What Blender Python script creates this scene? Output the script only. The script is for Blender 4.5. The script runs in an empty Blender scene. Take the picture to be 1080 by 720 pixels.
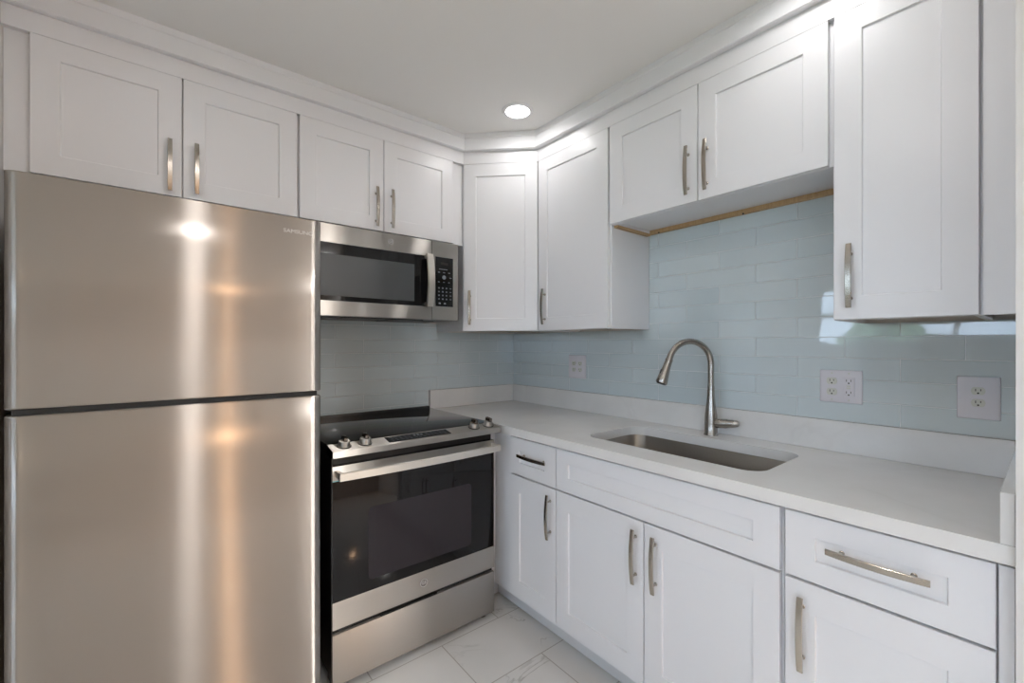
import bpy, bmesh, math, random
from math import sin, cos, pi, radians
from mathutils import Vector, Matrix
random.seed(4)
S = bpy.context.scene
COL = S.collection
PI = math.pi

# ---------------------------------------------------------------- camera
cam_d = bpy.data.cameras.new('camera'); cam = bpy.data.objects.new('camera', cam_d); COL.objects.link(cam)
cam.location = (-1.917, -2.391, 1.305)
cam.rotation_euler = (radians(90), 0, radians(-39.251))
cam_d.sensor_width = 36; cam_d.lens = 458.695/1080*36
cam_d.shift_x = -5.9/1080; cam_d.shift_y = 2.97/1080
cam_d.clip_start = 0.02
S.camera = cam
# ---------------------------------------------------------------- view, world, lights
S.view_settings.view_transform = 'Standard'
S.view_settings.look = 'None'
S.view_settings.exposure = 0.22
S.view_settings.gamma = 1
S.view_settings.use_curve_mapping = False
w = bpy.data.worlds.new('world'); S.world = w; w.use_nodes = True
wn = w.node_tree.nodes; wl = w.node_tree.links
bg = wn['Background']; bg.inputs['Color'].default_value = (0.64, 0.80, 1.0, 1); bg.inputs['Strength'].default_value = 5.6

HC = 2.462                                   # ceiling height
CEIL_LAMPS = [  # x, y, watts, colour
    (-0.553, -0.722, 0.85, (1.0, 0.97, 0.96)),
    (-0.553, -1.95, 0.8, (1.0, 0.97, 0.96)),
    (-1.77, -2.00, 3.4, (1.0, 0.95, 0.93)),
    (-0.32, -3.25, 30, (1.0, 0.97, 0.95)),  # unseen fill, added to brighten the left wall cabinets
    (-0.22, -4.5, 46, (1.0, 0.97, 0.95)),  # further unseen fill added for the same cabinets
    (-1.17, -6.4, 46, (1.0, 0.62, 0.36)),
    (-3.6, -6.2, 8, (1.0, 0.85, 0.70)),  # added for warm ambient light, out of sight
]
def area(name, loc, rot, sx, sy, power, color, portal=False, shape='RECTANGLE', spread=None):
    l = bpy.data.lights.new(name, 'AREA'); l.shape = shape; l.size = sx
    if shape == 'RECTANGLE': l.size_y = sy
    l.energy = power; l.color = color
    if spread: l.spread = spread
    if portal: l.cycles.is_portal = True
    o = bpy.data.objects.new(name, l); COL.objects.link(o); o.location = loc; o.rotation_euler = rot
    return o
# daylight openings (portals guide the sky light, they add none of their own)
W1 = (-5.0, -2.50, -0.35, 1.30, 2.10)        # x, y0, y1, z0, z1 : kitchen dining window in the left wall
W2 = (-5.0, -7.3, -3.6, 0.90, 2.15)          # x, y0, y1, z0, z1 : unseen opening added for more daylight, further along the same wall
area('window_portal', (W1[0]-.02, (W1[1]+W1[2])/2, (W1[3]+W1[4])/2), (0, radians(-90), 0), W1[4]-W1[3], W1[2]-W1[1], 1, (1,1,1), True)
area('window_portal', (W2[0]-.02, (W2[1]+W2[2])/2, (W2[3]+W2[4])/2), (0, radians(-90), 0), W2[4]-W2[3], W2[2]-W2[1], 1, (1,1,1), True)

# ---------------------------------------------------------------- materials
def mat(name):
    m = bpy.data.materials.new(name); m.use_nodes = True
    return m, m.node_tree.nodes, m.node_tree.links, m.node_tree.nodes['Principled BSDF']
def simple(name, col, rough=.5, metal=0, coat=0, emit=None, es=0, spec=.5):
    m, n, l, b = mat(name)
    b.inputs['Base Color'].default_value = (*col, 1); b.inputs['Roughness'].default_value = rough
    b.inputs['Metallic'].default_value = metal; b.inputs['Coat Weight'].default_value = coat
    b.inputs['Specular IOR Level'].default_value = spec
    if emit: b.inputs['Emission Color'].default_value = (*emit, 1); b.inputs['Emission Strength'].default_value = es
    return m
def painted(name, col, rough=.4, bump=.02, scale=120):
    m, n, l, b = mat(name)
    tc = n.new('ShaderNodeTexCoord'); ns = n.new('ShaderNodeTexNoise'); ns.inputs['Scale'].default_value = scale
    ns.inputs['Detail'].default_value = 2
    l.new(tc.outputs['Object'], ns.inputs['Vector'])
    bp = n.new('ShaderNodeBump'); bp.inputs['Strength'].default_value = bump; bp.inputs['Distance'].default_value = .002
    l.new(ns.outputs['Fac'], bp.inputs['Height']); l.new(bp.outputs['Normal'], b.inputs['Normal'])
    b.inputs['Base Color'].default_value = (*col, 1); b.inputs['Roughness'].default_value = rough
    return m
M = {}
M['cab'] = painted('cabinet white paint', (.82, .82, .84), .32, .02, 60)
M['kick'] = painted('toe kick white', (.72, .72, .73), .45)
M['ceil'] = painted('ceiling paint', (.85, .84, .82), .8, .05, 200)
M['wall'] = painted('wall paint', (.74, .73, .71), .6, .05, 200)
M['room'] = painted('warm room paint', (.42, .36, .30), .7, .05, 200)
M['trim'] = painted('trim paint', (.80, .80, .81), .35)
M['black'] = simple('black plastic', (.012, .012, .013), .35)
M['rubber'] = simple('black rubber', (.01, .01, .01), .7)
M['glossblack'] = simple('black glass', (.007, .007, .008), .05, spec=.32)
M['plate'] = simple('plate plastic', (.74, .72, .76), .3)
M['recep'] = simple('receptacle plastic', (.66, .66, .60), .35)
M['slot'] = simple('slot dark', (.02, .02, .02), .6)
M['legend'] = simple('grey legend print', (.17, .20, .23), .5)
M['silver'] = simple('silver print', (.72, .72, .72), .3, .6)
M['letter'] = simple('pale grey lettering', (.72, .71, .69), .5)
M['green'] = None

def steel(name, col, rough, aniso=.85, streak=.02, stretch=(1, 1, 160)):
    """metal; with aniso the grain runs level, so glints stretch upright"""
    m, n, l, b = mat(name)
    tc = n.new('ShaderNodeTexCoord'); mp = n.new('ShaderNodeMapping'); mp.inputs['Scale'].default_value = stretch
    ns = n.new('ShaderNodeTexNoise'); ns.inputs['Scale'].default_value = 4; ns.inputs['Detail'].default_value = 4
    l.new(tc.outputs['Object'], mp.inputs['Vector']); l.new(mp.outputs['Vector'], ns.inputs['Vector'])
    mr = n.new('ShaderNodeMapRange'); mr.inputs['To Min'].default_value = rough-streak; mr.inputs['To Max'].default_value = rough+streak
    l.new(ns.outputs['Fac'], mr.inputs['Value'])
    if not aniso:
        l.new(mr.outputs['Result'], b.inputs['Roughness'])
        b.inputs['Base Color'].default_value = (*col, 1); b.inputs['Metallic'].default_value = 1
        return m
    t = n.new('ShaderNodeCombineXYZ'); t.inputs[0].default_value = 1
    g = n.new('ShaderNodeBsdfAnisotropic'); g.inputs['Color'].default_value = (*col, 1)
    l.new(mr.outputs['Result'], g.inputs['Roughness']); g.inputs['Anisotropy'].default_value = aniso; l.new(t.outputs[0], g.inputs['Tangent'])
    g2 = n.new('ShaderNodeBsdfAnisotropic'); g2.inputs['Color'].default_value = (*col, 1); g2.inputs['Roughness'].default_value = .17
    mx = n.new('ShaderNodeMixShader'); mx.inputs[0].default_value = .12
    l.new(g.outputs[0], mx.inputs[1]); l.new(g2.outputs[0], mx.inputs[2])
    l.new(mx.outputs[0], n['Material Output'].inputs['Surface'])
    return m
M['steel'] = steel('brushed stainless', (.485, .45, .415), .33)
M['steel2'] = steel('brushed stainless light', (.55, .52, .48), .33)
M['steel3'] = steel('dull stainless', (.50, .47, .435), .46, .45)
M['sink'] = steel('sink steel', (.34, .31, .28), .30, 0, .05, (1, 40, 1))
M['nickel'] = steel('brushed nickel', (.43, .395, .35), .24, 0, .03, (1, 1, 1))
M['faucet'] = steel('brushed nickel faucet', (.40, .375, .345), .27, 0, .03, (1, 1, 1))

M['darknickel'] = steel('dark polished nickel', (.16, .14, .125), .2, 0, .03, (1, 1, 1))
M['bright'] = steel('satin handle steel', (.74, .70, .64), .30, 0, .03, (1, 1, 1))
def wood():
    m, n, l, b = mat('raw plywood edge')
    tc = n.new('ShaderNodeTexCoord'); mp = n.new('ShaderNodeMapping'); mp.inputs['Scale'].default_value = (60, 60, 4)
    ns = n.new('ShaderNodeTexNoise'); ns.inputs['Scale'].default_value = 3
    l.new(tc.outputs['Object'], mp.inputs['Vector']); l.new(mp.outputs['Vector'], ns.inputs['Vector'])
    cr = n.new('ShaderNodeValToRGB'); cr.color_ramp.elements[0].color = (.42, .27, .13, 1); cr.color_ramp.elements[1].color = (.62, .44, .25, 1)
    l.new(ns.outputs['Fac'], cr.inputs['Fac']); l.new(cr.outputs['Color'], b.inputs['Base Color'])
    b.inputs['Roughness'].default_value = .7
    return m
M['wood'] = wood()

def veins(n, l, vec, scale, width, seed):
    """thin wandering vein mask"""
    ns = n.new('ShaderNodeTexNoise'); ns.inputs['Scale'].default_value = scale*1.6; ns.inputs['Detail'].default_value = 5
    mp = n.new('ShaderNodeMapping'); mp.inputs['Location'].default_value = (seed, seed*1.7, 0); mp.inputs['Rotation'].default_value = (0, 0, .5)
    l.new(vec, mp.inputs['Vector']); l.new(mp.outputs['Vector'], ns.inputs['Vector'])
    n2 = n.new('ShaderNodeTexNoise'); n2.inputs['Scale'].default_value = scale; n2.inputs['Detail'].default_value = 6; n2.inputs['Distortion'].default_value = 1.2
    l.new(mp.outputs['Vector'], n2.inputs['Vector'])
    sb = n.new('ShaderNodeMath'); sb.operation = 'SUBTRACT'; sb.inputs[1].default_value = .5; l.new(n2.outputs['Fac'], sb.inputs[0])
    ab = n.new('ShaderNodeMath'); ab.operation = 'ABSOLUTE'; l.new(sb.outputs[0], ab.inputs[0])
    mr = n.new('ShaderNodeMapRange'); mr.inputs['From Min'].default_value = 0; mr.inputs['From Max'].default_value = width
    mr.inputs['To Min'].default_value = 1; mr.inputs['To Max'].default_value = 0; l.new(ab.outputs[0], mr.inputs['Value'])
    gt = n.new('ShaderNodeMapRange'); gt.inputs['From Min'].default_value = .5; gt.inputs['From Max'].default_value = .62
    l.new(ns.outputs['Fac'], gt.inputs['Value'])
    mu = n.new('ShaderNodeMath'); mu.operation = 'MULTIPLY'; l.new(mr.outputs[0], mu.inputs[0]); l.new(gt.outputs[0], mu.inputs[1])
    return mu.outputs[0]
def quartz():
    m, n, l, b = mat('white quartz with faint veins')
    g = n.new('ShaderNodeNewGeometry')
    v = veins(n, l, g.outputs['Position'], 1.4, .02, 3.0)
    ns = n.new('ShaderNodeTexNoise'); ns.inputs['Scale'].default_value = 5; ns.inputs['Detail'].default_value = 5
    l.new(g.outputs['Position'], ns.inputs['Vector'])
    c = n.new('ShaderNodeValToRGB'); c.color_ramp.elements[0].color = (.76, .75, .735, 1); c.color_ramp.elements[1].color = (.81, .80, .785, 1)
    c.color_ramp.elements[0].position = .35; c.color_ramp.elements[1].position = .65
    l.new(ns.outputs['Fac'], c.inputs['Fac'])
    mx = n.new('ShaderNodeMix'); mx.data_type = 'RGBA'
    sc = n.new('ShaderNodeMath'); sc.operation = 'MULTIPLY'; sc.inputs[1].default_value = .12; l.new(v, sc.inputs[0])
    l.new(sc.outputs[0], mx.inputs['Factor']); l.new(c.outputs['Color'], mx.inputs[6]); mx.inputs[7].default_value = (.50, .48, .46, 1)
    l.new(mx.outputs[2], b.inputs['Base Color']); b.inputs['Roughness'].default_value = .16
    return m
M['quartz'] = quartz()

def brick(n, l, vec, w_, h_, mortar, off, smooth=0.1):
    br = n.new('ShaderNodeTexBrick'); br.offset = off; br.offset_frequency = 2; br.squash = 1; br.squash_frequency = 2
    br.inputs['Scale'].default_value = 1; br.inputs['Mortar Size'].default_value = mortar; br.inputs['Mortar Smooth'].default_value = smooth
    br.inputs['Brick Width'].default_value = w_; br.inputs['Row Height'].default_value = h_; br.inputs['Bias'].default_value = 0
    l.new(vec, br.inputs['Vector']); return br
def marble_floor():
    m, n, l, b = mat('white marble look porcelain tile')
    g = n.new('ShaderNodeNewGeometry')
    mp = n.new('ShaderNodeMapping'); mp.inputs['Location'].default_value = (.98+6.1+.305, 1.03+6.1, 0)
    l.new(g.outputs['Position'], mp.inputs['Vector'])
    br = brick(n, l, mp.outputs['Vector'], .61, .305, .0022, .5)
    br.inputs['Color1'].default_value = (.1, .1, .1, 1); br.inputs['Color2'].default_value = (.9, .9, .9, 1)
    # different veining in every tile
    sp = n.new('ShaderNodeVectorMath'); sp.operation = 'MULTIPLY'; sp.inputs[1].default_value = (7, 7, 7); l.new(br.outputs['Color'], sp.inputs[0])
    ad = n.new('ShaderNodeVectorMath'); ad.operation = 'ADD'; l.new(sp.outputs[0], ad.inputs[0]); l.new(g.outputs['Position'], ad.inputs[1])
    v = veins(n, l, ad.outputs[0], 1.9, .0075, 1.0)
    ns = n.new('ShaderNodeTexNoise'); ns.inputs['Scale'].default_value = 4; ns.inputs['Detail'].default_value = 4; l.new(ad.outputs[0], ns.inputs['Vector'])
    c = n.new('ShaderNodeValToRGB'); c.color_ramp.elements[0].color = (.66, .655, .64, 1); c.color_ramp.elements[1].color = (.76, .755, .74, 1)
    l.new(ns.outputs['Fac'], c.inputs['Fac'])
    mx = n.new('ShaderNodeMix'); mx.data_type = 'RGBA'; sc = n.new('ShaderNodeMath'); sc.operation = 'MULTIPLY'; sc.inputs[1].default_value = .7; l.new(v, sc.inputs[0])
    l.new(sc.outputs[0], mx.inputs['Factor']); l.new(c.outputs['Color'], mx.inputs[6]); mx.inputs[7].default_value = (.34, .33, .31, 1)
    m2 = n.new('ShaderNodeMix'); m2.data_type = 'RGBA'; l.new(br.outputs['Fac'], m2.inputs['Factor']); l.new(mx.outputs[2], m2.inputs[6])
    m2.inputs[7].default_value = (.44, .42, .39, 1)
    l.new(m2.outputs[2], b.inputs['Base Color']); b.inputs['Roughness'].default_value = .14
    return m
M['floor'] = marble_floor()

def glass_tile(name, axis, shift):
    m, n, l, b = mat(name)
    g = n.new('ShaderNodeNewGeometry'); s = n.new('ShaderNodeSeparateXYZ'); l.new(g.outputs['Position'], s.inputs[0])
    u = n.new('ShaderNodeMath'); u.operation = 'MULTIPLY_ADD'; u.inputs[1].default_value = -1; u.inputs[2].default_value = shift + .1525 + 3.05
    l.new(s.outputs[axis], u.inputs[0])
    z = n.new('ShaderNodeMath'); z.operation = 'ADD'; z.inputs[1].default_value = -1.027 + 20*.0762; l.new(s.outputs[2], z.inputs[0])
    c = n.new('ShaderNodeCombineXYZ'); l.new(u.outputs[0], c.inputs[0]); l.new(z.outputs[0], c.inputs[1])
    br = brick(n, l, c.outputs[0], .305, .0762, .0017, .5, .4)
    br.inputs['Color1'].default_value = (.60, .685, .715, 1); br.inputs['Color2'].default_value = (.635, .715, .74, 1); br.inputs['Mortar'].default_value = (.80, .84, .86, 1)
    l.new(br.outputs['Color'], b.inputs['Base Color'])
    # each glass tile sits a hair out of plane
    b2 = brick(n, l, c.outputs[0], .305, .0762, 0, .5, 0)
    b2.inputs['Color1'].default_value = (0, 0, 0, 1); b2.inputs['Color2'].default_value = (1, 1, 1, 1)
    vm = n.new('ShaderNodeVectorMath'); vm.operation = 'MULTIPLY_ADD'; vm.inputs[1].default_value = (.010, .010, .016); vm.inputs[2].default_value = (-.005, -.005, -.008)
    wv = n.new('ShaderNodeTexNoise'); wv.inputs['Scale'].default_value = 6; wv.inputs['Detail'].default_value = 1; l.new(g.outputs['Position'], wv.inputs['Vector'])
    l.new(b2.outputs['Color'], vm.inputs[0])
    bp = n.new('ShaderNodeBump'); bp.invert = True; bp.inputs['Strength'].default_value = .9; bp.inputs['Distance'].default_value = .002
    l.new(br.outputs['Fac'], bp.inputs['Height'])
    bw = n.new('ShaderNodeBump'); bw.inputs['Strength'].default_value = .25; bw.inputs['Distance'].default_value = .004
    l.new(wv.outputs['Fac'], bw.inputs['Height']); l.new(bp.outputs['Normal'], bw.inputs['Normal'])
    av = n.new('ShaderNodeVectorMath'); av.operation = 'ADD'; l.new(bw.outputs['Normal'], av.inputs[0]); l.new(vm.outputs[0], av.inputs[1])
    nm = n.new('ShaderNodeVectorMath'); nm.operation = 'NORMALIZE'; l.new(av.outputs[0], nm.inputs[0])
    l.new(nm.outputs[0], b.inputs['Normal'])
    mr = n.new('ShaderNodeMapRange'); mr.inputs['To Min'].default_value = .035; mr.inputs['To Max'].default_value = .4
    l.new(br.outputs['Fac'], mr.inputs['Value']); l.new(mr.outputs[0], b.inputs['Roughness'])
    b.inputs['IOR'].default_value = 1.55; b.inputs['Specular IOR Level'].default_value = .8
    return m
M['tileR'] = glass_tile('pale blue glass tile', 1, -.245)
M['tileB'] = glass_tile('pale blue glass tile on the short wall', 0, -.2985)

def leafy():
    m, n, l, b = mat('foliage')
    tc = n.new('ShaderNodeTexCoord'); ns = n.new('ShaderNodeTexNoise'); ns.inputs['Scale'].default_value = 6; ns.inputs['Detail'].default_value = 6
    l.new(tc.outputs['Object'], ns.inputs['Vector'])
    c = n.new('ShaderNodeValToRGB'); c.color_ramp.elements[0].color = (.10, .17, .07, 1); c.color_ramp.elements[1].color = (.42, .52, .34, 1)
    c.color_ramp.elements[0].position = .4; c.color_ramp.elements[1].position = .62
    l.new(ns.outputs['Fac'], c.inputs['Fac']); l.new(c.outputs['Color'], b.inputs['Base Color']); b.inputs['Roughness'].default_value = .8
    return m
M['green'] = leafy()
M['glass'] = None
def clear():
    m, n, l, b = mat('window glass')
    b.inputs['Base Color'].default_value = (1, 1, 1, 1); b.inputs['Roughness'].default_value = 0; b.inputs['Transmission Weight'].default_value = 1; b.inputs['IOR'].default_value = 1.02
    return m
M['glass'] = clear()
M['ovenwin'] = simple('smoked oven window', (.028, .024, .028), .10, spec=.3)
M['microwin'] = simple('smoked microwave window', (.065, .072, .077), .33, spec=.4)
M['lamp'] = simple('lit lamp lens', (.9, .9, .9), .5, emit=(1, .985, .97), es=14)
M['lampw'] = simple('warm lit lamp lens', (.9, .9, .9), .5, emit=(1, .80, .60), es=14)
M['film'] = simple('blue protective film', (.15, .45, .50), .25)
M['woodfloor'] = None

# ---------------------------------------------------------------- mesh helpers
def newbm(): return bmesh.new()
def obj(name, bm, m, parent=None, smooth=False, loc=None, rot=None, label=None, angle=35):
    me = bpy.data.meshes.new(name); bmesh.ops.recalc_face_normals(bm, faces=bm.faces[:]) if len(bm.faces) else None
    bm.to_mesh(me); bm.free()
    for k in (m if isinstance(m, (list, tuple)) else [m]): me.materials.append(k)
    if smooth:
        for p in me.polygons: p.use_smooth = True
        try: me.set_sharp_from_angle(angle=radians(angle))
        except Exception: pass
    o = bpy.data.objects.new(name, me); COL.objects.link(o)
    if parent: o.parent = parent
    if loc: o.location = loc
    if rot: o.rotation_euler = rot
    if label: o['label'] = label
    return o
def box(bm, x0, x1, y0, y1, z0, z1, bev=0, seg=2, mi=0):
    if x0 > x1: x0, x1 = x1, x0
    if y0 > y1: y0, y1 = y1, y0
    if z0 > z1: z0, z1 = z1, z0
    t = bmesh.new()
    vs = [t.verts.new(p) for p in [(x0,y0,z0),(x1,y0,z0),(x1,y1,z0),(x0,y1,z0),(x0,y0,z1),(x1,y0,z1),(x1,y1,z1),(x0,y1,z1)]]
    for f in [(0,3,2,1),(4,5,6,7),(0,1,5,4),(1,2,6,5),(2,3,7,6),(3,0,4,7)]: t.faces.new([vs[i] for i in f])
    if bev: bmesh.ops.bevel(t, geom=t.edges[:], offset=bev, segments=seg, affect='EDGES', profile=.5)
    for f in t.faces: f.material_index = mi
    me = bpy.data.meshes.new('tmp'); t.to_mesh(me); t.free(); bm.from_mesh(me); bpy.data.meshes.remove(me)
def bx(*a, **k):
    bm = newbm(); box(bm, *a, **k); return bm
def prism(bm, pts, z0, z1, mi=0):
    a = [bm.verts.new((x, y, z0)) for x, y in pts]; b = [bm.verts.new((x, y, z1)) for x, y in pts]
    n = len(pts); fs = [bm.faces.new(a[::-1]), bm.faces.new(b)]
    for i in range(n): fs.append(bm.faces.new([a[i], a[(i+1) % n], b[(i+1) % n], b[i]]))
    for f in fs: f.material_index = mi
def lathe(bm, prof, n=32, mtx=None, caps=True, mi=0):
    rings = []
    for r, z in prof:
        rings.append([bm.verts.new((r*cos(2*PI*i/n), r*sin(2*PI*i/n), z)) for i in range(n)])
    for a, b in zip(rings, rings[1:]):
        for i in range(n): bm.faces.new([a[i], a[(i+1) % n], b[(i+1) % n], b[i]]).material_index = mi
    if caps: bm.faces.new(rings[0][::-1]).material_index = mi; bm.faces.new(rings[-1]).material_index = mi
    if mtx is not None: bmesh.ops.transform(bm, matrix=mtx, verts=[v for r in rings for v in r])
def tube(bm, pts, rad, n=20, caps=True):
    pts = [Vector(p) for p in pts]
    if not isinstance(rad, (list, tuple)): rad = [rad]*len(pts)
    t0 = (pts[1]-pts[0]).normalized(); up = Vector((0, 0, 1)) if abs(t0.z) < .9 else Vector((1, 0, 0))
    nrm = t0.cross(up).normalized(); rings = []; prev = t0
    for i, p in enumerate(pts):
        t = (pts[min(i+1, len(pts)-1)]-pts[max(i-1, 0)]).normalized()
        q = prev.rotation_difference(t); nrm = (q @ nrm).normalized(); prev = t
        b = t.cross(nrm)
        rings.append([bm.verts.new(p+rad[i]*(cos(2*PI*k/n)*nrm+sin(2*PI*k/n)*b)) for k in range(n)])
    for a, b in zip(rings, rings[1:]):
        for k in range(n): bm.faces.new([a[k], a[(k+1) % n], b[(k+1) % n], b[k]])
    if caps: bm.faces.new(rings[0][::-1]); bm.faces.new(rings[-1])
def rrect(x0, x1, y0, y1, r, seg=8):
    out = []
    for cx, cy, a in [(x1-r, y1-r, 0), (x0+r, y1-r, 90), (x0+r, y0+r, 180), (x1-r, y0+r, 270)]:
        for i in range(seg+1):
            t = radians(a+90*i/seg); out.append((cx+r*cos(t), cy+r*sin(t)))
    return out
def text_mesh(name, body, size, m, parent, loc, rot, extrude=.0004, label=None, xs=1):
    cu = bpy.data.curves.new(name, 'FONT'); cu.body = body; cu.size = size; cu.extrude = extrude; cu.align_x = 'CENTER'; cu.align_y = 'CENTER'
    t = bpy.data.objects.new(name+'_curve', cu); COL.objects.link(t)
    dg = bpy.context.evaluated_depsgraph_get(); dg.update()
    me = bpy.data.meshes.new_from_object(t.evaluated_get(dg)); me.name = name
    bpy.data.objects.remove(t)
    me.materials.clear(); me.materials.append(m)
    o = bpy.data.objects.new(name, me); COL.objects.link(o); o.parent = parent; o.location = loc; o.rotation_euler = rot; o.scale = (xs, 1, 1)
    if label: o['label'] = label
    return o
def thing(name, label, cat, loc=(0, 0, 0), rotz=0, group=None):
    o = bpy.data.objects.new(name, None); COL.objects.link(o); o.location = loc; o.rotation_euler = (0, 0, rotz); o.empty_display_size = .1
    o['label'] = label; o['category'] = cat
    if group: o['group'] = group
    return o
def tag(o, label, cat, group=None):
    o['label'] = label; o['category'] = cat
    if group: o['group'] = group
    return o
def struct(name, bm, m, smooth=False):
    o = obj(name, bm, m, None, smooth); o['kind'] = 'structure'; return o

# ---------------------------------------------------------------- room shell
XL, XR, YF, XW = -2.306, 0.0, -8.0, -5.0
struct('floor', bx(XW-.1, XR+.1, YF-.1, .1, -.06, 0), M['floor'])
# ceiling, with round holes for the recessed lamps left to their trims (trims sit just under the ceiling face)
struct('ceiling', bx(XW-.1, XR+.1, YF-.1, .1, HC, HC+.08), M['ceil'])
struct('wall_back', bx(XW-.1, XR+.1, 0, .1, 0, HC), M['wall'])
struct('wall_right', bx(XR, XR+.1, YF-.1, 0, 0, HC), M['wall'])
struct('wall_left', bx(XL-.11, XL, -.80, 0, 0, HC), M['wall'])
struct('wall_end', bx(-.66, XR, -2.47, -2.35, 0, HC), M['wall'])
# far left wall with the window
bm = newbm(); x, y0, y1, z0, z1 = W1
box(bm, XW-.1, XW, y1, 0, 0, HC); box(bm, XW-.1, XW, W2[2], y0, 0, HC); box(bm, XW-.1, XW, y0, y1, 0, z0); box(bm, XW-.1, XW, y0, y1, z1, HC)
_, y0, y1, z0, z1 = W2
box(bm, XW-.1, XW, YF, y0, 0, HC); box(bm, XW-.1, XW, y0, y1, 0, z0); box(bm, XW-.1, XW, y0, y1, z1, HC)
struct('wall_far_left', bm, M['wall'])
struct('wall_rear', bx(XW, XR, YF-.1, YF, 0, HC), M['room'])
def window(name, x0, x1, z0, z1, loc, rotz, nv):
    fr = newbm()
    for a, b, c, d in [(x0, x1, z0, z0+.05), (x0, x1, z1-.05, z1), (x0, x0+.05, z0+.05, z1-.05), (x1-.05, x1, z0+.05, z1-.05)]: box(fr, a, b, -.03, .05, c, d)
    for k in range(1, nv):
        xm = x0+(x1-x0)*k/nv; box(fr, xm-.02, xm+.02, -.02, .04, z0+.05, z1-.05)
    zm = (z0+z1)/2; box(fr, x0+.05, x1-.05, -.015, .035, zm-.015, zm+.015)
    f = struct(name, fr, M['trim']); f.location = loc; f.rotation_euler = (0, 0, rotz)
    obj('pane', bx(x0+.05, x1-.05, .008, .012, z0+.05, z1-.05), M['glass'], f)
    return f
window('window_1', W1[1], W1[2], W1[3], W1[4], (XW-.05, 0, 0), PI/2, 3)
window('fill_window', W2[1], W2[2], W2[3], W2[4], (XW-.05, 0, 0), PI/2, 4)  # unseen window, added to let in more daylight
# planting outside the dining window
def shrub(loc, r, seed, label):
    rnd = random.Random(seed); bm = newbm()
    bmesh.ops.create_icosphere(bm, subdivisions=4, radius=r)
    for v in bm.verts:
        v.co *= 1+rnd.uniform(-.12, .12); v.co.z *= 1.15
    o = obj('garden_shrub', bm, M['green']); o.location = loc; tag(o, label, 'shrub')
shrub((-9.5, -.2, .50), 1.1, 1, 'round green shrub outside the dining window, nearest the back wall')
shrub((-10.2, -3.0, .45), 1.25, 3, 'round green shrub outside the dining window, far from the back wall')
struct('ground', bx(-30, XW-.12, -30, 20, -.25, -.12), simple('lawn', (.16, .22, .09), .9))

# crown, frieze along the wall cabinets
def run(prof, xl, yr, name, m):
    bm = newbm(); rings = []
    for D, z in prof:
        k = .61+(D-.305)*.4142
        rings.append([bm.verts.new(p) for p in [(xl, -D, z), (-k, -D, z), (-D, -k, z), (-D, yr, z)]])
    n = len(rings)
    for i in range(n):
        a, b = rings[i], rings[(i+1) % n]
        for k in range(3): bm.faces.new([a[k], a[k+1], b[k+1], b[k]])
    bm.faces.new([r[0] for r in rings]); bm.faces.new([r[3] for r in rings][::-1])
    return struct(name, bm, m)
run([(.285, 2.3058), (.325, 2.3058), (.325, 2.376), (.285, 2.376)], XL, -2.35, 'trim_1', M['cab'])
run([(.285, 2.376), (.348, 2.371), (.353, 2.374), (.350, 2.436), (.354, 2.440), (.356, HC), (.285, HC)], XL, -2.35, 'trim_2', M['cab'])

# recessed ceiling lamps, plus unseen ones added as fill light
for i, (x, y, e, c) in enumerate(CEIL_LAMPS):
    lab = ['small lit recessed ceiling lamp above the kitchen corner', 'recessed ceiling lamp above the right end of the worktop',
           'recessed ceiling lamp above the middle of the kitchen floor', 'added unseen fill lamp just beyond the wall end, near the right wall', 'added unseen fill lamp far beyond the wall end, near the right wall',
           'warm recessed ceiling lamp at the far right end of the room', 'added unseen warm fill lamp at the far left end of the room'][i]
    t = thing('recessed_or_fill_lamp', lab, 'ceiling light', (x, y, HC))
    b = newbm(); lathe(b, [(.058, -.002), (.060, -.007), (.074, -.005), (.079, 0)], 40, caps=False); lathe(b, [(.058, -.002), (.058, 0)], 40, caps=False)
    obj('trim_ring', b, M['trim'], t, True)
    b = newbm(); lathe(b, [(.0575, 0), (.0575, -.003), (.03, -.004), (.001, -.0042)], 40)
    obj('lens', b, M['lamp'] if i < 5 else M['lampw'], t, True)
    l = area('lamp_light', (x, y, HC-.012), (0, 0, 0), .11, .11, e, c, shape='DISK')
    l.parent = t; l.location = (0, 0, -.012)

# ---------------------------------------------------------------- cabinets
def pull(parent, x, z, L=.19, horiz=False, y0=0, label=None):
    """arched flat bar pull with two posts; sits on plane y=y0 facing -y"""
    b = newbm(); n = 14; hw = .0074; rings = []
    for i in range(n+1):
        s = -L/2+L*i/n; q = 1-(2*s/L)**2
        yo = -.024-.008*q; yi = yo+.0050+.0010*q; wv = hw*(.92+.12*q)
        pts = [(-wv, yi), (wv, yi), (wv, yo+.001), (wv-.0012, yo), (-wv+.0012, yo), (-wv, yo+.001)]
        rings.append([b.verts.new((p, q_, s)) for p, q_ in pts])
    for a, c in zip(rings, rings[1:]):
        for k in range(6): b.faces.new([a[k], a[(k+1) % 6], c[(k+1) % 6], c[k]])
    b.faces.new(rings[0][::-1]); b.faces.new(rings[-1])
    for s in (-.066, .066):
        lathe(b, [(.0042, -.024), (.0042, -.003), (.006, -.0015), (.006, 0)], 14, Matrix.Translation((0, 0, s)) @ Matrix.Rotation(radians(-90), 4, 'X') @ Matrix.Scale(1, 4))
    if horiz: bmesh.ops.rotate(b, cent=(0, 0, 0), matrix=Matrix.Rotation(radians(90), 3, 'Y'), verts=b.verts[:])
    o = obj('pull', b, M['nickel'], parent, True, (x, y0, z), label=label or 'brushed nickel arched bar pull')
    return o
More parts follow.
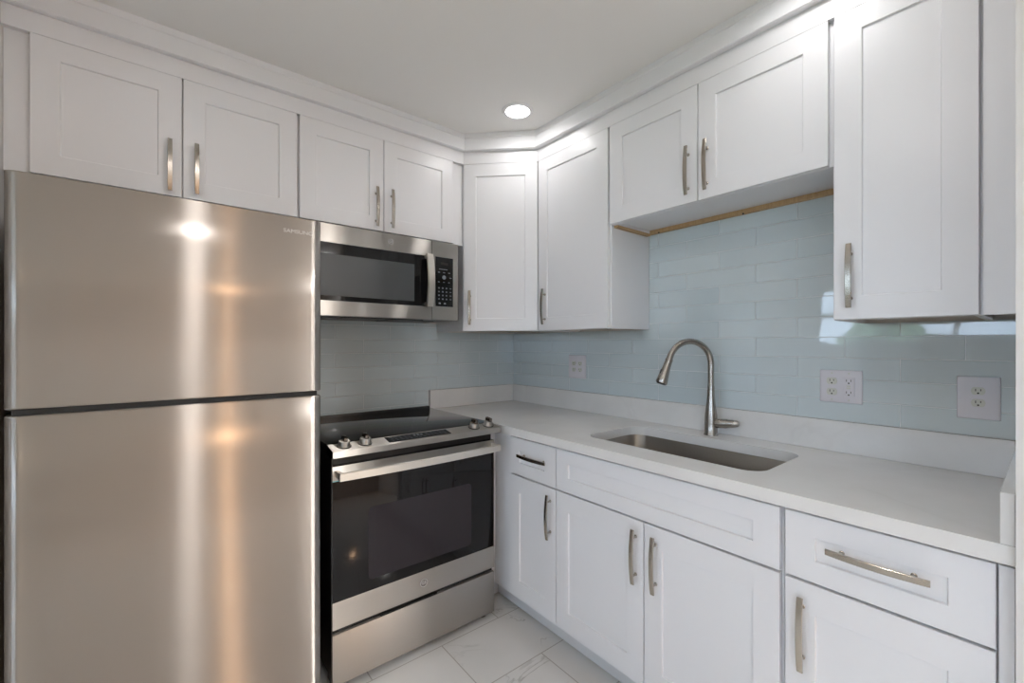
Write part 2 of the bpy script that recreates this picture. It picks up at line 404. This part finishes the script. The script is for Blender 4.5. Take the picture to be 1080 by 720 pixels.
def shaker(name, parent, x0, x1, z0, z1, rail=.068, srail=None, t=.019, rec=.0065, loc=(0, 0, 0), rotz=0):
    """door or drawer front: origin at its lower left, back on y=0, front at y=-t"""
    w_, h_ = x1-x0, z1-z0; sr = srail or rail; b = newbm(); e = .0012
    o = [(0, 0), (w_, 0), (w_, h_), (0, h_)]
    def rect(a, c, y): return [b.verts.new(p) for p in [(a, y, c), (w_-a, y, c), (w_-a, y, h_-c), (a, y, h_-c)]]
    R = [rect(0, 0, 0), rect(0, 0, -t+e), rect(e, e, -t), rect(rail-.0006, sr-.0006, -t), rect(rail, sr, -t+.0006), rect(rail+.0022, sr+.0022, -t+rec)]
    for a, c in zip(R, R[1:]):
        for k in range(4): b.faces.new([a[k], a[(k+1) % 4], c[(k+1) % 4], c[k]])
    b.faces.new(R[0][::-1]); b.faces.new(R[-1])
    return obj(name, b, M['cab'], parent, False, (loc[0]+x0, loc[1], loc[2]+z0), (0, 0, rotz))
def upper_body(parent, w_, d, z0, z1, bottom='wood', x0=0):
    b = newbm(); rz = .016; tk = .018
    # sides, back, top, front frame, recessed bottom
    box(b, x0, x0+tk, -d, -.001, z0, z1); box(b, x0+w_-tk, x0+w_, -d, -.001, z0, z1)
    box(b, x0+tk, x0+w_-tk, -d, -d+tk, z0, z1)
    box(b, x0+tk, x0+w_-tk, -d+tk, -.001, z0+rz, z0+rz+.012, mi=1 if bottom == 'wood' else 0)
    box(b, x0+tk, x0+w_-tk, -d+tk, -.001, z1-.012, z1)
    box(b, x0+tk, x0+w_-tk, -.012, -.001, z0+rz+.012, z1-.012)
    return obj('body', b, [M['cab'], M['wood']], parent)
ZT = 2.305; ZU = 1.379; ZS = 1.856
T = .0175   # gap inside: doors hang 1 mm off the frame
def upper(label, loc, rz, w_, z0, doors, bottom='white', d=.305):
    t = thing('wall_cabinet', label, 'cabinet', loc, rz)
    upper_body(t, w_, d, z0, ZT+.0005, bottom)
    for (a, c, px, pz) in doors:
        dr = shaker('door', t, a, c, z0+.001, ZT, loc=(0, -d-.001, 0))
        if px is not None: pull(dr, px-a, pz-z0-.001, y0=-.019)
    return t
# left run: x = X0 + local
def L(x): return x-XL
c = upper('white two-door wall cabinet above the refrigerator', (XL+.001, 0, 0), 0, -1.4595-XL-.001, ZS, [(L(-2.247), L(-1.861), L(-1.896), 1.966), (L(-1.857), L(-1.466), L(-1.816), 1.970)])
c = upper('white two-door wall cabinet above the microwave', (-1.4595, 0, 0), 0, 1.4595-.6125, ZS,
          [(.0065, .3825, .3455, 1.969), (.3855, .7755, .4225, 1.972)])
# diagonal corner cabinet
t = thing('corner_cabinet', 'tall white diagonal corner wall cabinet with one door', 'cabinet', (0, 0, 0), 0)
b = newbm(); pts = [(-.001, -.001), (-.61, -.001), (-.61, -.305), (-.305, -.61), (-.001, -.61)]
prism(b, pts, ZU+.014, ZT+.0005); 
inner = pts
# lower rim of the carcass
for (a, c2) in [((-.61, -.001), (-.61, -.305)), ((-.61, -.305), (-.305, -.61)), ((-.305, -.61), (-.001, -.61))]:
    a = Vector(a); c2 = Vector(c2); dv = (c2-a).normalized(); nn = Vector((-dv.y, dv.x))*.018
    if (a+nn).length > a.length: nn = -nn
    prism(b, [a, c2, c2+nn, a+nn], ZU, ZU+.0138)
box(b, -.60, -.02, -.28, -.012, ZU+.0135, ZU+.014, mi=1)
obj('body', b, [M['cab'], M['wood']], t)
dd = Vector((1, -1)).normalized(); nrm = Vector((-1, -1)).normalized()
mid = Vector((-.4575, -.4575))+nrm*.001; st = mid-dd*.2055
fr = bpy.data.objects.new('tmp', None)
dr = shaker('door', t, 0, .411, ZU+.001, ZT, loc=(st.x, st.y, 0), rotz=-PI/4)
pull(dr, .036, 1.506-ZU, y0=-.019)
# right run: local x = -(y) from start
def R(y, s): return s-y
s = -.611
c = upper('tall white single-door wall cabinet right of the corner cabinet', (0, s, 0), -PI/2, .496, ZU, [(R(-.621, s), R(-1.099, s), R(-.676, s), 1.506)], 'wood')
s = -1.1075
c = upper('short white two-door wall cabinet above the sink', (0, s, 0), -PI/2, .8585, ZS,
          [(R(-1.111, s), R(-1.533, s), R(-1.497, s), 1.979), (R(-1.537, s), R(-1.957, s), R(-1.573, s), 1.979)])
b = newbm(); box(b, .001, .8575, -.030, -.0105, ZS-.003, ZS+.0155); box(b, .001, .022, -.29, -.0305, ZS-.011, ZS-.0005)
obj('nailer_strip', b, M['wood'], c, label='raw wood strip under the cabinet along the tiled wall')
for k in (.02, .42): obj('screw', (lambda q: (lathe(q, [(.004, 0), (.004, .002), (.001, .003)], 12, Matrix.Translation((k+.05, -.030, ZS-.004)) @ Matrix.Rotation(radians(90), 4, 'X')), q)[1])(newbm()), M['slot'], c, True)
s = -1.9665
c = upper('tall white single-door wall cabinet at the right edge', (0, s, 0), -PI/2, .319, ZU, [(R(-1.973, s), R(-2.278, s), R(-2.014, s), 1.508)], 'wood')
b = newbm(); box(b, .3195, .382, -.323, -.30, ZU, ZT+.0005)
obj('filler_strip', b, M['cab'], c)

# base cabinets
def base(label, s, e, fronts, ext=None):
    t = thing('base_cabinet', label, 'cabinet', (0, s, 0), -PI/2); w_ = s-e
    b = newbm(); 
    tk = .018; d = .61
    box(b, 0, tk, -d, -.012, .10, .874); box(b, w_-tk, w_, -d, -.012, .10, .874); box(b, tk, w_-tk, -d+.02, -.012, .10, .118)
    box(b, tk, w_-tk, -.03, -.012, .118, .874)
    # face frame
    st = .036
    box(b, tk, st, -d, -d+.019, .10, .874); box(b, w_-st, w_-tk, -d, -d+.019, .10, .874)
    box(b, st, w_-st, -d, -d+.019, .10, .14); box(b, st, w_-st, -d, -d+.019, .675, .71); box(b, st, w_-st, -d, -d+.019, .845, .874)
    if len([1 for f in fronts if f[0] == 'door']) > 1:
        xm = w_/2; box(b, xm-.03, xm+.03, -d, -d+.019, .14, .675)
    obj('body', b, M['cab'], t)
    b = newbm(); box(b, 0 if s < -.7 else -.058, w_, -.545, -.527, .001, .10); obj('toe_kick', b, M['kick'], t)
    for (kind, y0, y1, z0, z1, pl) in fronts:
        dr = shaker(kind, t, s-y0, s-y1, z0, z1, rail=.068, srail=.056 if kind != 'door' else .075, loc=(0, -d-.001, 0))
        if pl: pull(dr, (s-pl[0])-(s-y0), pl[1]-z0, horiz=kind != 'door', y0=-.019)
    return t
c = base('narrow white base cabinet with one drawer and one door beside the range', -.613, -1.0695,
     [('drawer', -.759, -1.068, .696, .8665, (-.930, .792)), ('door', -.759, -1.068, .124, .689, (-1.037, .568))])
b = newbm(); box(b, .036, .140, -.61, -.591, .14, .675); box(b, .036, .14, -.61, -.591, .71, .845)
obj('filler_panel', b, M['cab'], c)
b = newbm(); box(b, -.020, -.0005, -.666, -.6105, .10, .8745); obj('filler_panel', b, M['cab'], c)
b = newbm(); box(b, -.078, -.060, -.672, -.5455, .001, .10); obj('toe_kick', b, M['kick'], c)
c = base('wide white sink base cabinet with two doors and a false front', -1.0705, -1.9355,
     [('false_front', -1.073, -1.930, .696, .8665, None), ('door', -1.073, -1.5015, .124, .689, (-1.471, .565)), ('door', -1.5055, -1.930, .124, .689, (-1.551, .564))])
c = base('white base cabinet with one drawer and one door at the right end', -1.9365, -2.3485,
     [('drawer', -1.944, -2.323, .696, .8665, (-2.135, .794)), ('door', -1.944, -2.323, .124, .689, (-1.985, .560))])
b = newbm(); box(b, .3905, .4115, -.629, -.6105, .10, .8665); obj('filler_strip', b, M['cab'], c)

# ---------------------------------------------------------------- worktop with sink cut-out
t = thing('worktop', 'white quartz L-shaped worktop with a low upstand', 'countertop', (0, 0, .876))
out = [(-.001, -.001), (-.6695, -.001), (-.6695, -.648), (-.645, -.648), (-.645, -2.349), (-.001, -2.349)]
hole = rrect(-.515, -.150, -1.837, -1.128, .062, 8)
bm = newbm()
def cap(z):
    vo = [bm.verts.new((x, y, z)) for x, y in out]; vh = [bm.verts.new((x, y, z)) for x, y in hole]
    eo = [bm.edges.new((vo[i], vo[(i+1) % len(vo)])) for i in range(len(vo))]; eh = [bm.edges.new((vh[i], vh[(i+1) % len(vh)])) for i in range(len(vh))]
    bmesh.ops.triangle_fill(bm, use_beauty=True, use_dissolve=False, edges=eo+eh)
    return vo, vh
a, ah = cap(0); c_, ch = cap(.038)
for P, Q in ((a, c_), (ah, ch)):
    for i in range(len(P)): bm.faces.new([P[i], P[(i+1) % len(P)], Q[(i+1) % len(P)], Q[i]])
obj('slab', bm, M['quartz'], t)
b = newbm(); box(b, -.0205, -.001, -2.3285, -.001, .0385, .151, bev=.001, seg=1); obj('upstand', b, M['quartz'], t)
b = newbm(); box(b, -.662, -.021, -.0205, -.001, .0385, .151, bev=.001, seg=1); obj('upstand', b, M['quartz'], t)
b = newbm(); box(b, -.645, -.001, -2.349, -2.329, .0385, .140, bev=.001, seg=1); obj('side_upstand', b, M['quartz'], t)

# glass tile on both walls
b = newbm(); box(b, -.0085, -.0005, -2.349, -.009, 1.0275, 1.3783); box(b, -.0085, -.0005, -1.9655, -1.1085, 1.3783, 1.8555)
o = obj('tile_backsplash', b, M['tileR']); tag(o, 'pale blue glass subway tile on the long wall behind the faucet', 'backsplash')
b = newbm(); box(b, -1.49, -.6705, -.0085, -.0005, .80, 1.0275); box(b, -1.49, -.6625, -.0085, -.0005, 1.0275, 1.3783); box(b, -1.49, -.6805, -.0085, -.0005, 1.3783, 1.4315); box(b, -.6625, -.0005, -.0085, -.0005, 1.0275, 1.3783); box(b, -.6805, -.6115, -.0085, -.0005, 1.3783, 1.4315)
o = obj('tile_backsplash', b, M['tileB']); tag(o, 'pale blue glass subway tile on the short wall behind the range', 'backsplash')

# ---------------------------------------------------------------- sink
t = thing('sink', 'rectangular stainless undermount sink set into the worktop', 'sink', (-.3325, -1.4825, .66))
bm = newbm(); rings = []
def ring(x0, x1, y0, y1, r, z): return [bm.verts.new((x, y, z)) for x, y in rrect(x0, x1, y0, y1, r, 8)]
hx, hy = .1825, .3545
for g, r, z in [(.022, .08, .215), (.003, .065, .215), (.001, .063, .212), (-.002, .062, .06), (-.010, .056, .025), (-.028, .045, .008), (-.055, .03, .003)]:
    rings.append(ring(-hx-g, hx+g, -hy-g, hy+g, r, z))
for a, c2 in zip(rings, rings[1:]):
    n = len(a)
    for i in range(n): bm.faces.new([a[i], a[(i+1) % n], c2[(i+1) % n], c2[i]])
bm.faces.new(rings[-1])
obj('basin', bm, M['sink'], t, True)
b = newbm(); lathe(b, [(.057, .0035), (.055, .006), (.045, .0065), (.040, .004), (.012, .0038), (.010, .009), (.002, .010)], 36, Matrix.Translation((.03, 0, 0))); obj('drain', b, M['nickel'], t, True)

# faucet
t = thing('faucet', 'brushed nickel gooseneck pull-down faucet behind the sink', 'faucet', (-.082, -1.465, .9145), 0)
b = newbm(); lathe(b, [(.029, 0), (.029, .004), (.0265, .008), (.0262, .05), (.0245, .085), (.021, .115), (.0175, .145), (.0150, .175), (.0138, .21)], 40)
obj('body', b, M['faucet'], t, True)
d = Vector((-.87, .49, 0)).normalized()
pts = [Vector((0, 0, .195)), Vector((0, 0, .25)), Vector((0, 0, .30))]
Rr = .098; zc = .305
for i in range(0, 25):
    a = radians(i*163/24); pts.append(Vector((0, 0, zc))+d*(Rr-Rr*cos(a))+Vector((0, 0, Rr*sin(a))))
tn = (pts[-1]-pts[-2]).normalized(); pts.append(pts[-1]+tn*.012)
b = newbm(); tube(b, pts, .0128, 24); obj('spout', b, M['faucet'], t, True, angle=60)
e = pts[-1]; b = newbm()
hp = [e-tn*.006, e+tn*.0, e+tn*.004, e+tn*.03, e+tn*.075, e+tn*.098, e+tn*.103]
tube(b, hp, [.0150, .0155, .0150, .0160, .0215, .0245, .0225], 28); sh = obj('spray_head', b, M['faucet'], t, True, angle=50)
b = newbm(); tube(b, [e+tn*.1025, e+tn*.1055], .019, 24); obj('nozzle', b, M['rubber'], sh)
b = newbm(); q = e+tn*.05+d*.0185; tube(b, [q-tn*.012, q-tn*.008, q+tn*.008, q+tn*.012], [.002, .005, .005, .002], 12); obj('spray_button', b, M['black'], sh, True)
hd = Vector((.10, -.98, .10)).normalized(); p0 = Vector((0, 0, .050))
b = newbm(); tube(b, [p0+hd*.015, p0+hd*.028, p0+hd*.062, p0+hd*.068], [.0175, .0195, .0195, .0180], 24)
h = obj('valve_hub', b, M['faucet'], t, True)
b = newbm(); tube(b, [p0+hd*.050, p0+hd*.068, p0+hd*.09, p0+hd*.108, p0+hd*.114], [.0165, .0170, .0160, .0130, .008], 20)
obj('lever', b, M['faucet'], h, True)

# ---------------------------------------------------------------- outlets
def duplex(parent, x, z, s=1.0):
    for k in (1, -1):
        b = newbm(); zc = z+k*.0195*s
        prism(b, [(x+px*s, pz*s) for px, pz in [(.0165*cos(a)*1.0, max(-.0125, min(.0125, .0165*sin(a)))) for a in [2*PI*i/28 for i in range(28)]]], 0, .0022)
        bmesh.ops.rotate(b, cent=(0, 0, 0), matrix=Matrix.Rotation(radians(90), 3, 'X'), verts=b.verts[:])
        bmesh.ops.translate(b, vec=(0, -.0055, zc), verts=b.verts[:])
        o = obj('receptacle', b, M['recep'], parent)
        b = newbm()
        box(b, x-.0068*s, x-.0048*s, -.0083, -.0076, zc-.001*s, zc+.007*s); box(b, x+.0048*s, x+.0068*s, -.0083, -.0076, zc-.000, zc+.0065*s)
        lathe(b, [(.0026*s, -.0006), (.0026*s, .0006)], 12, Matrix.Translation((x, -.0077, zc-.0072*s)) @ Matrix.Rotation(radians(90), 4, 'X'))
        obj('slots', b, M['slot'], o)
def plate(label, y, z, w_, h_):
    t = thing('outlet_plate', label, 'outlet', (-.0086, y, z), -PI/2)
    b = newbm(); box(b, -w_/2, w_/2, -.006, -.0001, -h_/2, h_/2, bev=.0028, seg=3); obj('cover_plate', b, M['plate'], t, True)
    return t
t = plate('small double outlet plate on the tile near the corner', -.618, 1.173, .138, .136); duplex(t, -.024, 0, .95); duplex(t, .024, 0, .95)
t = plate('wide double outlet plate right of the faucet', -1.911, 1.152, .128, .118); duplex(t, -.026, 0)
b = newbm(); box(b, .008, .042, -.0088, -.0055, -.034, .034, bev=.001); g_ = obj('safety_receptacle', b, M['plate'], t)
for k in (1, -1):
    b = newbm()
    zc = k*.021; box(b, .0175, .0195, -.0093, -.0085, zc-.002, zc+.0055); box(b, .0305, .0325, -.0093, -.0085, zc-.002, zc+.0055)
    lathe(b, [(.0026, -.0006), (.0026, .0006)], 12, Matrix.Translation((.025, -.0088, zc-.0075)) @ Matrix.Rotation(radians(90), 4, 'X'))
    obj('slots', b, M['slot'], g_)
b = newbm(); box(b, .019, .031, -.0098, -.0085, .001, .006); obj('test_button', b, M['recep'], g_)
b = newbm(); box(b, .019, .031, -.0098, -.0085, -.007, -.002); obj('reset_button', b, M['recep'], g_)
for xx in (-.026, .025):
    for zz in (.048, -.048):
        b = newbm(); lathe(b, [(.003, -.0006), (.003, .0008)], 12, Matrix.Translation((xx, -.0062, zz)) @ Matrix.Rotation(radians(90), 4, 'X'))
        obj('screw', b, M['recep'], t)
t = plate('single outlet plate at the right end of the tile', -2.2545, 1.1435, .092, .128); duplex(t, 0, .003, .92)

# ---------------------------------------------------------------- refrigerator
FX0, FX1, FY = -2.222, -1.480, -.757
t = thing('refrigerator', 'stainless top-freezer refrigerator left of the range', 'refrigerator', ((FX0+FX1)/2, FY, 0))
W = FX1-FX0
b = newbm(); box(b, -W/2+.004, W/2-.004, .075, .70, .03, 1.715, bev=.004); box(b, -W/2+.03, W/2-.03, .09, .60, .0, .03)
box(b, -W/2+.02, W/2-.02, .060, .09, .06, 1.70)
obj('body', b, simple('dark grey cabinet side', (.035, .035, .037), .5), t)
def fdoor(name, z0, z1, mats):
    """convex stainless skin, rounded vertical edges"""
    b = newbm(); n = 40; prof = []
    for i in range(n+1):
        s = -1+2*i/n; s = math.copysign(1-(1-abs(s))**1.7, s)
        x = s*W/2; a = W/2-abs(x)
        y = .0022*(s*s) + (.011*(1-a/.022)**2.2 if a < .022 else 0) + .0006*math.exp(-((a-.085)/.05)**2)*(-1 if a < .085 else -1)
        prof.append((x, y))
    ring_ = prof+[(W/2, .062), (W/2-.006, .068), (-W/2+.006, .068), (-W/2, .062)]
    m = len(ring_)
    lv = [(z0, .006), (z0+.0015, .002), (z0+.005, 0), (z1-.005, 0), (z1-.0015, .002), (z1, .006)]
    rs = [[b.verts.new((x, y+(o_ if i <= n else -o_*0), z)) for i, (x, y) in enumerate(ring_)] for z, o_ in lv]
    for a, c2 in zip(rs, rs[1:]):
        for i in range(m):
            f = b.faces.new([a[i], a[(i+1) % m], c2[(i+1) % m], c2[i]]); f.material_index = 0 if i < n else 1
    b.faces.new(rs[0][::-1]).material_index = 1; b.faces.new(rs[-1]).material_index = 1
    o = obj(name, b, mats, t, True, angle=50)
    return o
df = simple('door edge grey', (.08, .08, .08), .4)
fz = fdoor('freezer_door', 1.141, 1.741, [M['steel'], df])
fd = fdoor('refrigerator_door', .055, 1.124, [M['steel'], df])
b = newbm(); box(b, -W/2+.012, W/2-.012, .012, .066, 1.125, 1.140); obj('door_gasket', b, M['rubber'], t)
text_mesh('lettering', 'SAMSUNG', .0180, M['letter'], fz, (.296, -.0004, 1.690), (radians(90), 0, 0), .0012, 'small silver maker lettering', 1.12)
b = newbm(); box(b, W/2-.10, W/2-.03, .075, .14, 1.7155, 1.738); obj('hinge_cover', b, M['black'], t)
for x in (-.30, .30):
    b = newbm(); lathe(b, [(.02, 0), (.02, .03)], 16, Matrix.Translation((x, .078, 0))); obj('foot', b, M['rubber'], t)

# ---------------------------------------------------------------- range
SX0, SX1 = -1.4365, -.6705
t = thing('range', 'slide-in electric range with black glass oven door', 'range', ((SX0+SX1)/2, -.708, 0))
W = SX1-SX0; gy = -.708                      # local y = world y - gy
def ly(y): return y-gy
b = newbm(); box(b, -W/2+.012, W/2-.016, ly(-.680), ly(-.03), .045, .905); obj('body', b, M['black'], t)
b = newbm(); box(b, -W/2+.001, W/2-.001, ly(-.664), ly(-.0365), .9065, .926, bev=.003); ck = obj('cooktop', b, M['glossblack'], t, True)
b = newbm(); box(b, -W/2+.003, W/2-.003, ly(-.036), ly(-.012), .900, .936, bev=.002); obj('rear_rail', b, M['black'], t, True)
# sloped control panel
b = newbm()
prof = [(-.664, .925), (-.737, .912), (-.740, .909), (-.740, .888), (-.737, .886), (-.664, .886)]
for x_, f in ((-W/2, 1), (W/2, 0)): pass
a = [b.verts.new((-W/2+.0005, ly(y), z)) for y, z in prof]; c2 = [b.verts.new((W/2-.0005, ly(y), z)) for y, z in prof]
for i in range(6): b.faces.new([a[i], a[(i+1) % 6], c2[(i+1) % 6], c2[i]])
b.faces.new(a[::-1]); b.faces.new(c2)
cp = obj('control_panel', b, M['steel2'], t)
slope = math.atan2(.013, .073)
def onp(x, y):  # a point on the sloped panel, world x,y
    return (x-(SX0+SX1)/2, ly(y), .912+(y+.737)/.073*.013)
b = newbm(); box(b, -.142, .142, -.028, .028, 0, .0016, bev=.0006, seg=1)
dp = obj('touch_display', b, M['glossblack'], cp, False, onp(-1.075, -.7005), (slope, 0, 0))
b = newbm(); rnd = random.Random(2)
for row in (.015, 0, -.015):
    for k in range(-6, 7):
        if abs(k) < 2 and row >= 0: continue
        xw = .004+rnd.random()*.004; box(b, k*.020-xw, k*.020+xw, row-.0012, row+.0012, .0016, .0019)
box(b, -.022, -.012, .002, .016, .0016, .0019); box(b, -.006, .004, .002, .016, .0016, .0019); box(b, .010, .020, .002, .016, .0016, .0019)
obj('display_legend', b, M['legend'], dp)
for kx in (-1.384, -1.304, -.797, -.717):
    b = newbm(); lathe(b, [(.0240, 0), (.0240, .003), (.0210, .005), (.0205, .021), (.0190, .023)], 28)
    k = obj('knob', b, M['steel2'], cp, True, onp(kx, -.7005), (slope, 0, 0))
    b = newbm(); box(b, -.0075, .0075, -.0185, .0185, .0228, .040, bev=.003); obj('knob_grip', b, M['darknickel'], k, True)
    b = newbm(); lathe(b, [(.0260, .0002), (.0260, .0030), (.0237, .0034)], 28); obj('knob_ring', b, M['black'], k, True)
# oven door
DX0, DX1 = -1.4305, -.6875
cx = (SX0+SX1)/2; d0, d1 = DX0-cx, DX1-cx
b = newbm(); box(b, d0, d1, 0, .035, .2405, .850, bev=.003); od = obj('oven_door', b, M['glossblack'], t, True)
b = newbm(); box(b, d0+.0002, d1-.0002, -.0032, .0, .793, .8495, bev=.001, seg=1); obj('upper_trim', b, M['steel2'], od)
b = newbm(); box(b, d0+.0002, d1-.0002, -.0032, .0, .2415, .343, bev=.001, seg=1); lt = obj('lower_trim', b, M['steel3'], od, label='stainless strip with a round emblem')
b = newbm(); pts = rrect(-1.294-cx, -.817-cx, .385, .668, .018, 6); prism(b, pts, 0, .0008)
bmesh.ops.rotate(b, cent=(0, 0, 0), matrix=Matrix.Rotation(radians(90), 3, 'X'), verts=b.verts[:])
ow = obj('oven_window', b, M['ovenwin'], od)
b = newbm()
for k in range(5):
    z = .42+k*.05; tube(b, [(-1.29-cx, .001, z), (-.84-cx, .001, z)], .0012, 6)
b.free()
# handle: slightly bowed flat bar on two end brackets
b = newbm(); n = 24; rings = []
for i in range(n+1):
    s = -1+2*i/n; x = s*.363; y = -.052-.012*(1-s*s)
    rings.append([b.verts.new(p) for p in [(x, y, .8115), (x, y-.004, .8075), (x, y-.013, .8090), (x, y-.014, .8360), (x, y-.009, .8385), (x, y, .8365)]])
for a, c2 in zip(rings, rings[1:]):
    for k in range(6): b.faces.new([a[k], a[(k+1) % 6], c2[(k+1) % 6], c2[k]])
b.faces.new(rings[0][::-1]); b.faces.new(rings[-1])
for s in (-1, 1): box(b, s*.363-.013 if s > 0 else -.363, .363 if s > 0 else -.350, -.056, -.0032, .812, .836)
bmesh.ops.translate(b, vec=(-.0045, 0, 0), verts=b.verts[:])
obj('handle', b, M['bright'], od, True)
b = newbm(); box(b, d0+.001, d0+.045, -.0036, -.0032, .7935, .797); obj('film_edge', b, M['film'], od, label='strip of blue protective film')
def emblem(parent, x, y, z, r):
    b = newbm(); lathe(b, [(r, 0), (r, .0012), (r*.86, .0018), (r*.80, .0012), (r*.02, .0012)], 32, Matrix.Translation((x, y, z)) @ Matrix.Rotation(radians(90), 4, 'X'))
    e_ = obj('emblem', b, simple('emblem grey', (.30, .29, .28), .35, .8), parent, True)
    b = newbm(); tube(b, [(x+r*.90*cos(a), y-.0018, z+r*.90*sin(a)) for a in [2*PI*i/32 for i in range(33)]], r*.06, 6, False); obj('emblem_ring', b, M['silver'], e_)
    text_mesh('emblem_letters', 'GE', r*1.05, M['silver'], e_, (x, y-.0013, z), (radians(90), 0, 0), .0003)
emblem(lt, -1.058-cx, -.0032, .295, .018)
# storage drawer
b = newbm(); box(b, d0, d1, -.002, .03, .030, .222, bev=.003)
sd = obj('storage_drawer', b, M['steel3'], t, True)
b = newbm(); box(b, d0+.005, d1-.005, .012, .03, .2225, .2400); obj('drawer_gap', b, M['rubber'], t)
b = newbm(); box(b, -.19, .06, -.0015, .0115, .2225, .2285); obj('drawer_lip', b, M['rubber'], sd)
for s in (-1, 1):
    b = newbm(); lathe(b, [(.018, 0), (.018, .006), (.008, .008), (.008, .045)], 18, Matrix.Translation((s*.33, .05, 0))); obj('foot', b, M['rubber'], t, True)
b = newbm(); box(b, -W/2+.002, -W/2+.0055, -.01, .038, .05, .885); obj('side_trim', b, M['black'], t)

# ---------------------------------------------------------------- microwave
MX0, MX1 = -1.453, -.690; cx = (MX0+MX1)/2
t = thing('microwave', 'stainless over-the-range microwave above the range', 'microwave', (cx, -.386, 1.432))
W = MX1-MX0; H = .407
b = newbm(); box(b, -W/2+.002, W/2-.002, .030, .374, .012, H-.001); 
obj('body', b, M['black'], t)
sx = -.847-cx
b = newbm()
wx0, wx1, wz0, wz1 = -W/2+.022, -.868-cx, .066, .322
box(b, -W/2, sx-.001, 0, .029, wz1, H-.002, bev=.0015, seg=1); box(b, -W/2, sx-.001, 0, .029, .0, wz0, bev=.0015, seg=1)
box(b, -W/2, wx0, 0, .029, wz0, wz1)
dr = obj('door', b, M['steel2'], t)
b = newbm(); box(b, wx0+.0003, sx-.001, .0005, .028, wz0+.0003, wz1-.0003); ins = obj('door_glass', b, M['glossblack'], dr)
b = newbm(); box(b, wx0+.004, wx1-.075, -.0001, .0004, wz0+.022, wz1-.050); obj('window_screen', b, M['microwin'], dr, label='grey see-through mesh window')
b = newbm(); box(b, sx+.001, W/2, 0, .029, 0, H-.002, bev=.0015, seg=1); ctl = obj('control_side', b, M['steel2'], t)
b = newbm(); box(b, -.826-cx, -.722-cx, -.0012, -.0001, .070, .326, bev=.0005, seg=1); kp = obj('keypad', b, M['glossblack'], ctl)
px0 = -.826-cx
def key(x0, x1, z0, z1): obj('keypad_button', bx(px0+x0, px0+x1, -.0015, -.0012, z0, z1), M['legend'], kp)
for r_ in range(4):
    for k in range(3): key(.016+k*.022, .024+k*.022, .105+r_*.019, .112+r_*.019)
    key(.083, .094, .107+r_*.019, .110+r_*.019)
for k in range(3): key(.014+k*.030, .024+k*.030, .195, .1985); key(.014+k*.030, .026+k*.030, .245, .249)
for k in range(2): key(.018+k*.030, .030+k*.030, .082, .090)
key(.02, .07, .262, .2655); key(.082, .095, .22, .2235)
b = newbm(); lathe(b, [(.011, -.0002), (.011, .0002)], 20, Matrix.Translation((px0+.050, -.0013, .222)) @ Matrix.Rotation(radians(90), 4, 'X'))
obj('start_button', b, M['legend'], kp)
b = newbm(); box(b, px0+.03, px0+.075, -.0016, -.0012, .285, .300); obj('clock_display', b, M['rubber'], kp)
# bowed vertical handle
b = newbm(); n = 20; rings = []
hx0 = -.890-cx; hx1 = -.851-cx
for i in range(n+1):
    s = -1+2*i/n; z = .197+s*.133; y = -.018-.020*(1-s*s)
    rings.append([b.verts.new(p) for p in [(hx0, y, z), (hx0, y-.006, z), (hx0+.004, y-.011, z), (hx1-.004, y-.011, z), (hx1, y-.006, z), (hx1, y, z)]])
for a, c2 in zip(rings, rings[1:]):
    for k in range(6): b.faces.new([a[k], a[(k+1) % 6], c2[(k+1) % 6], c2[k]])
b.faces.new(rings[0][::-1]); b.faces.new(rings[-1])
for zz in (.068, .308): box(b, hx0+.003, hx1-.003, -.022, .0004, zz, zz+.018)
obj('handle', b, M['bright'], dr, True)
emblem(dr, -1.066-cx, 0, .366, .014)
b = newbm(); box(b, -W/2+.004, W/2-.004, .03, .37, 0, .0115); box(b, -.20, .20, .05, .09, -.004, 0); box(b, -.30, -.05, .12, .30, -.003, 0); box(b, .05, .30, .12, .30, -.003, 0)
obj('underside_vent', b, M['black'], t)
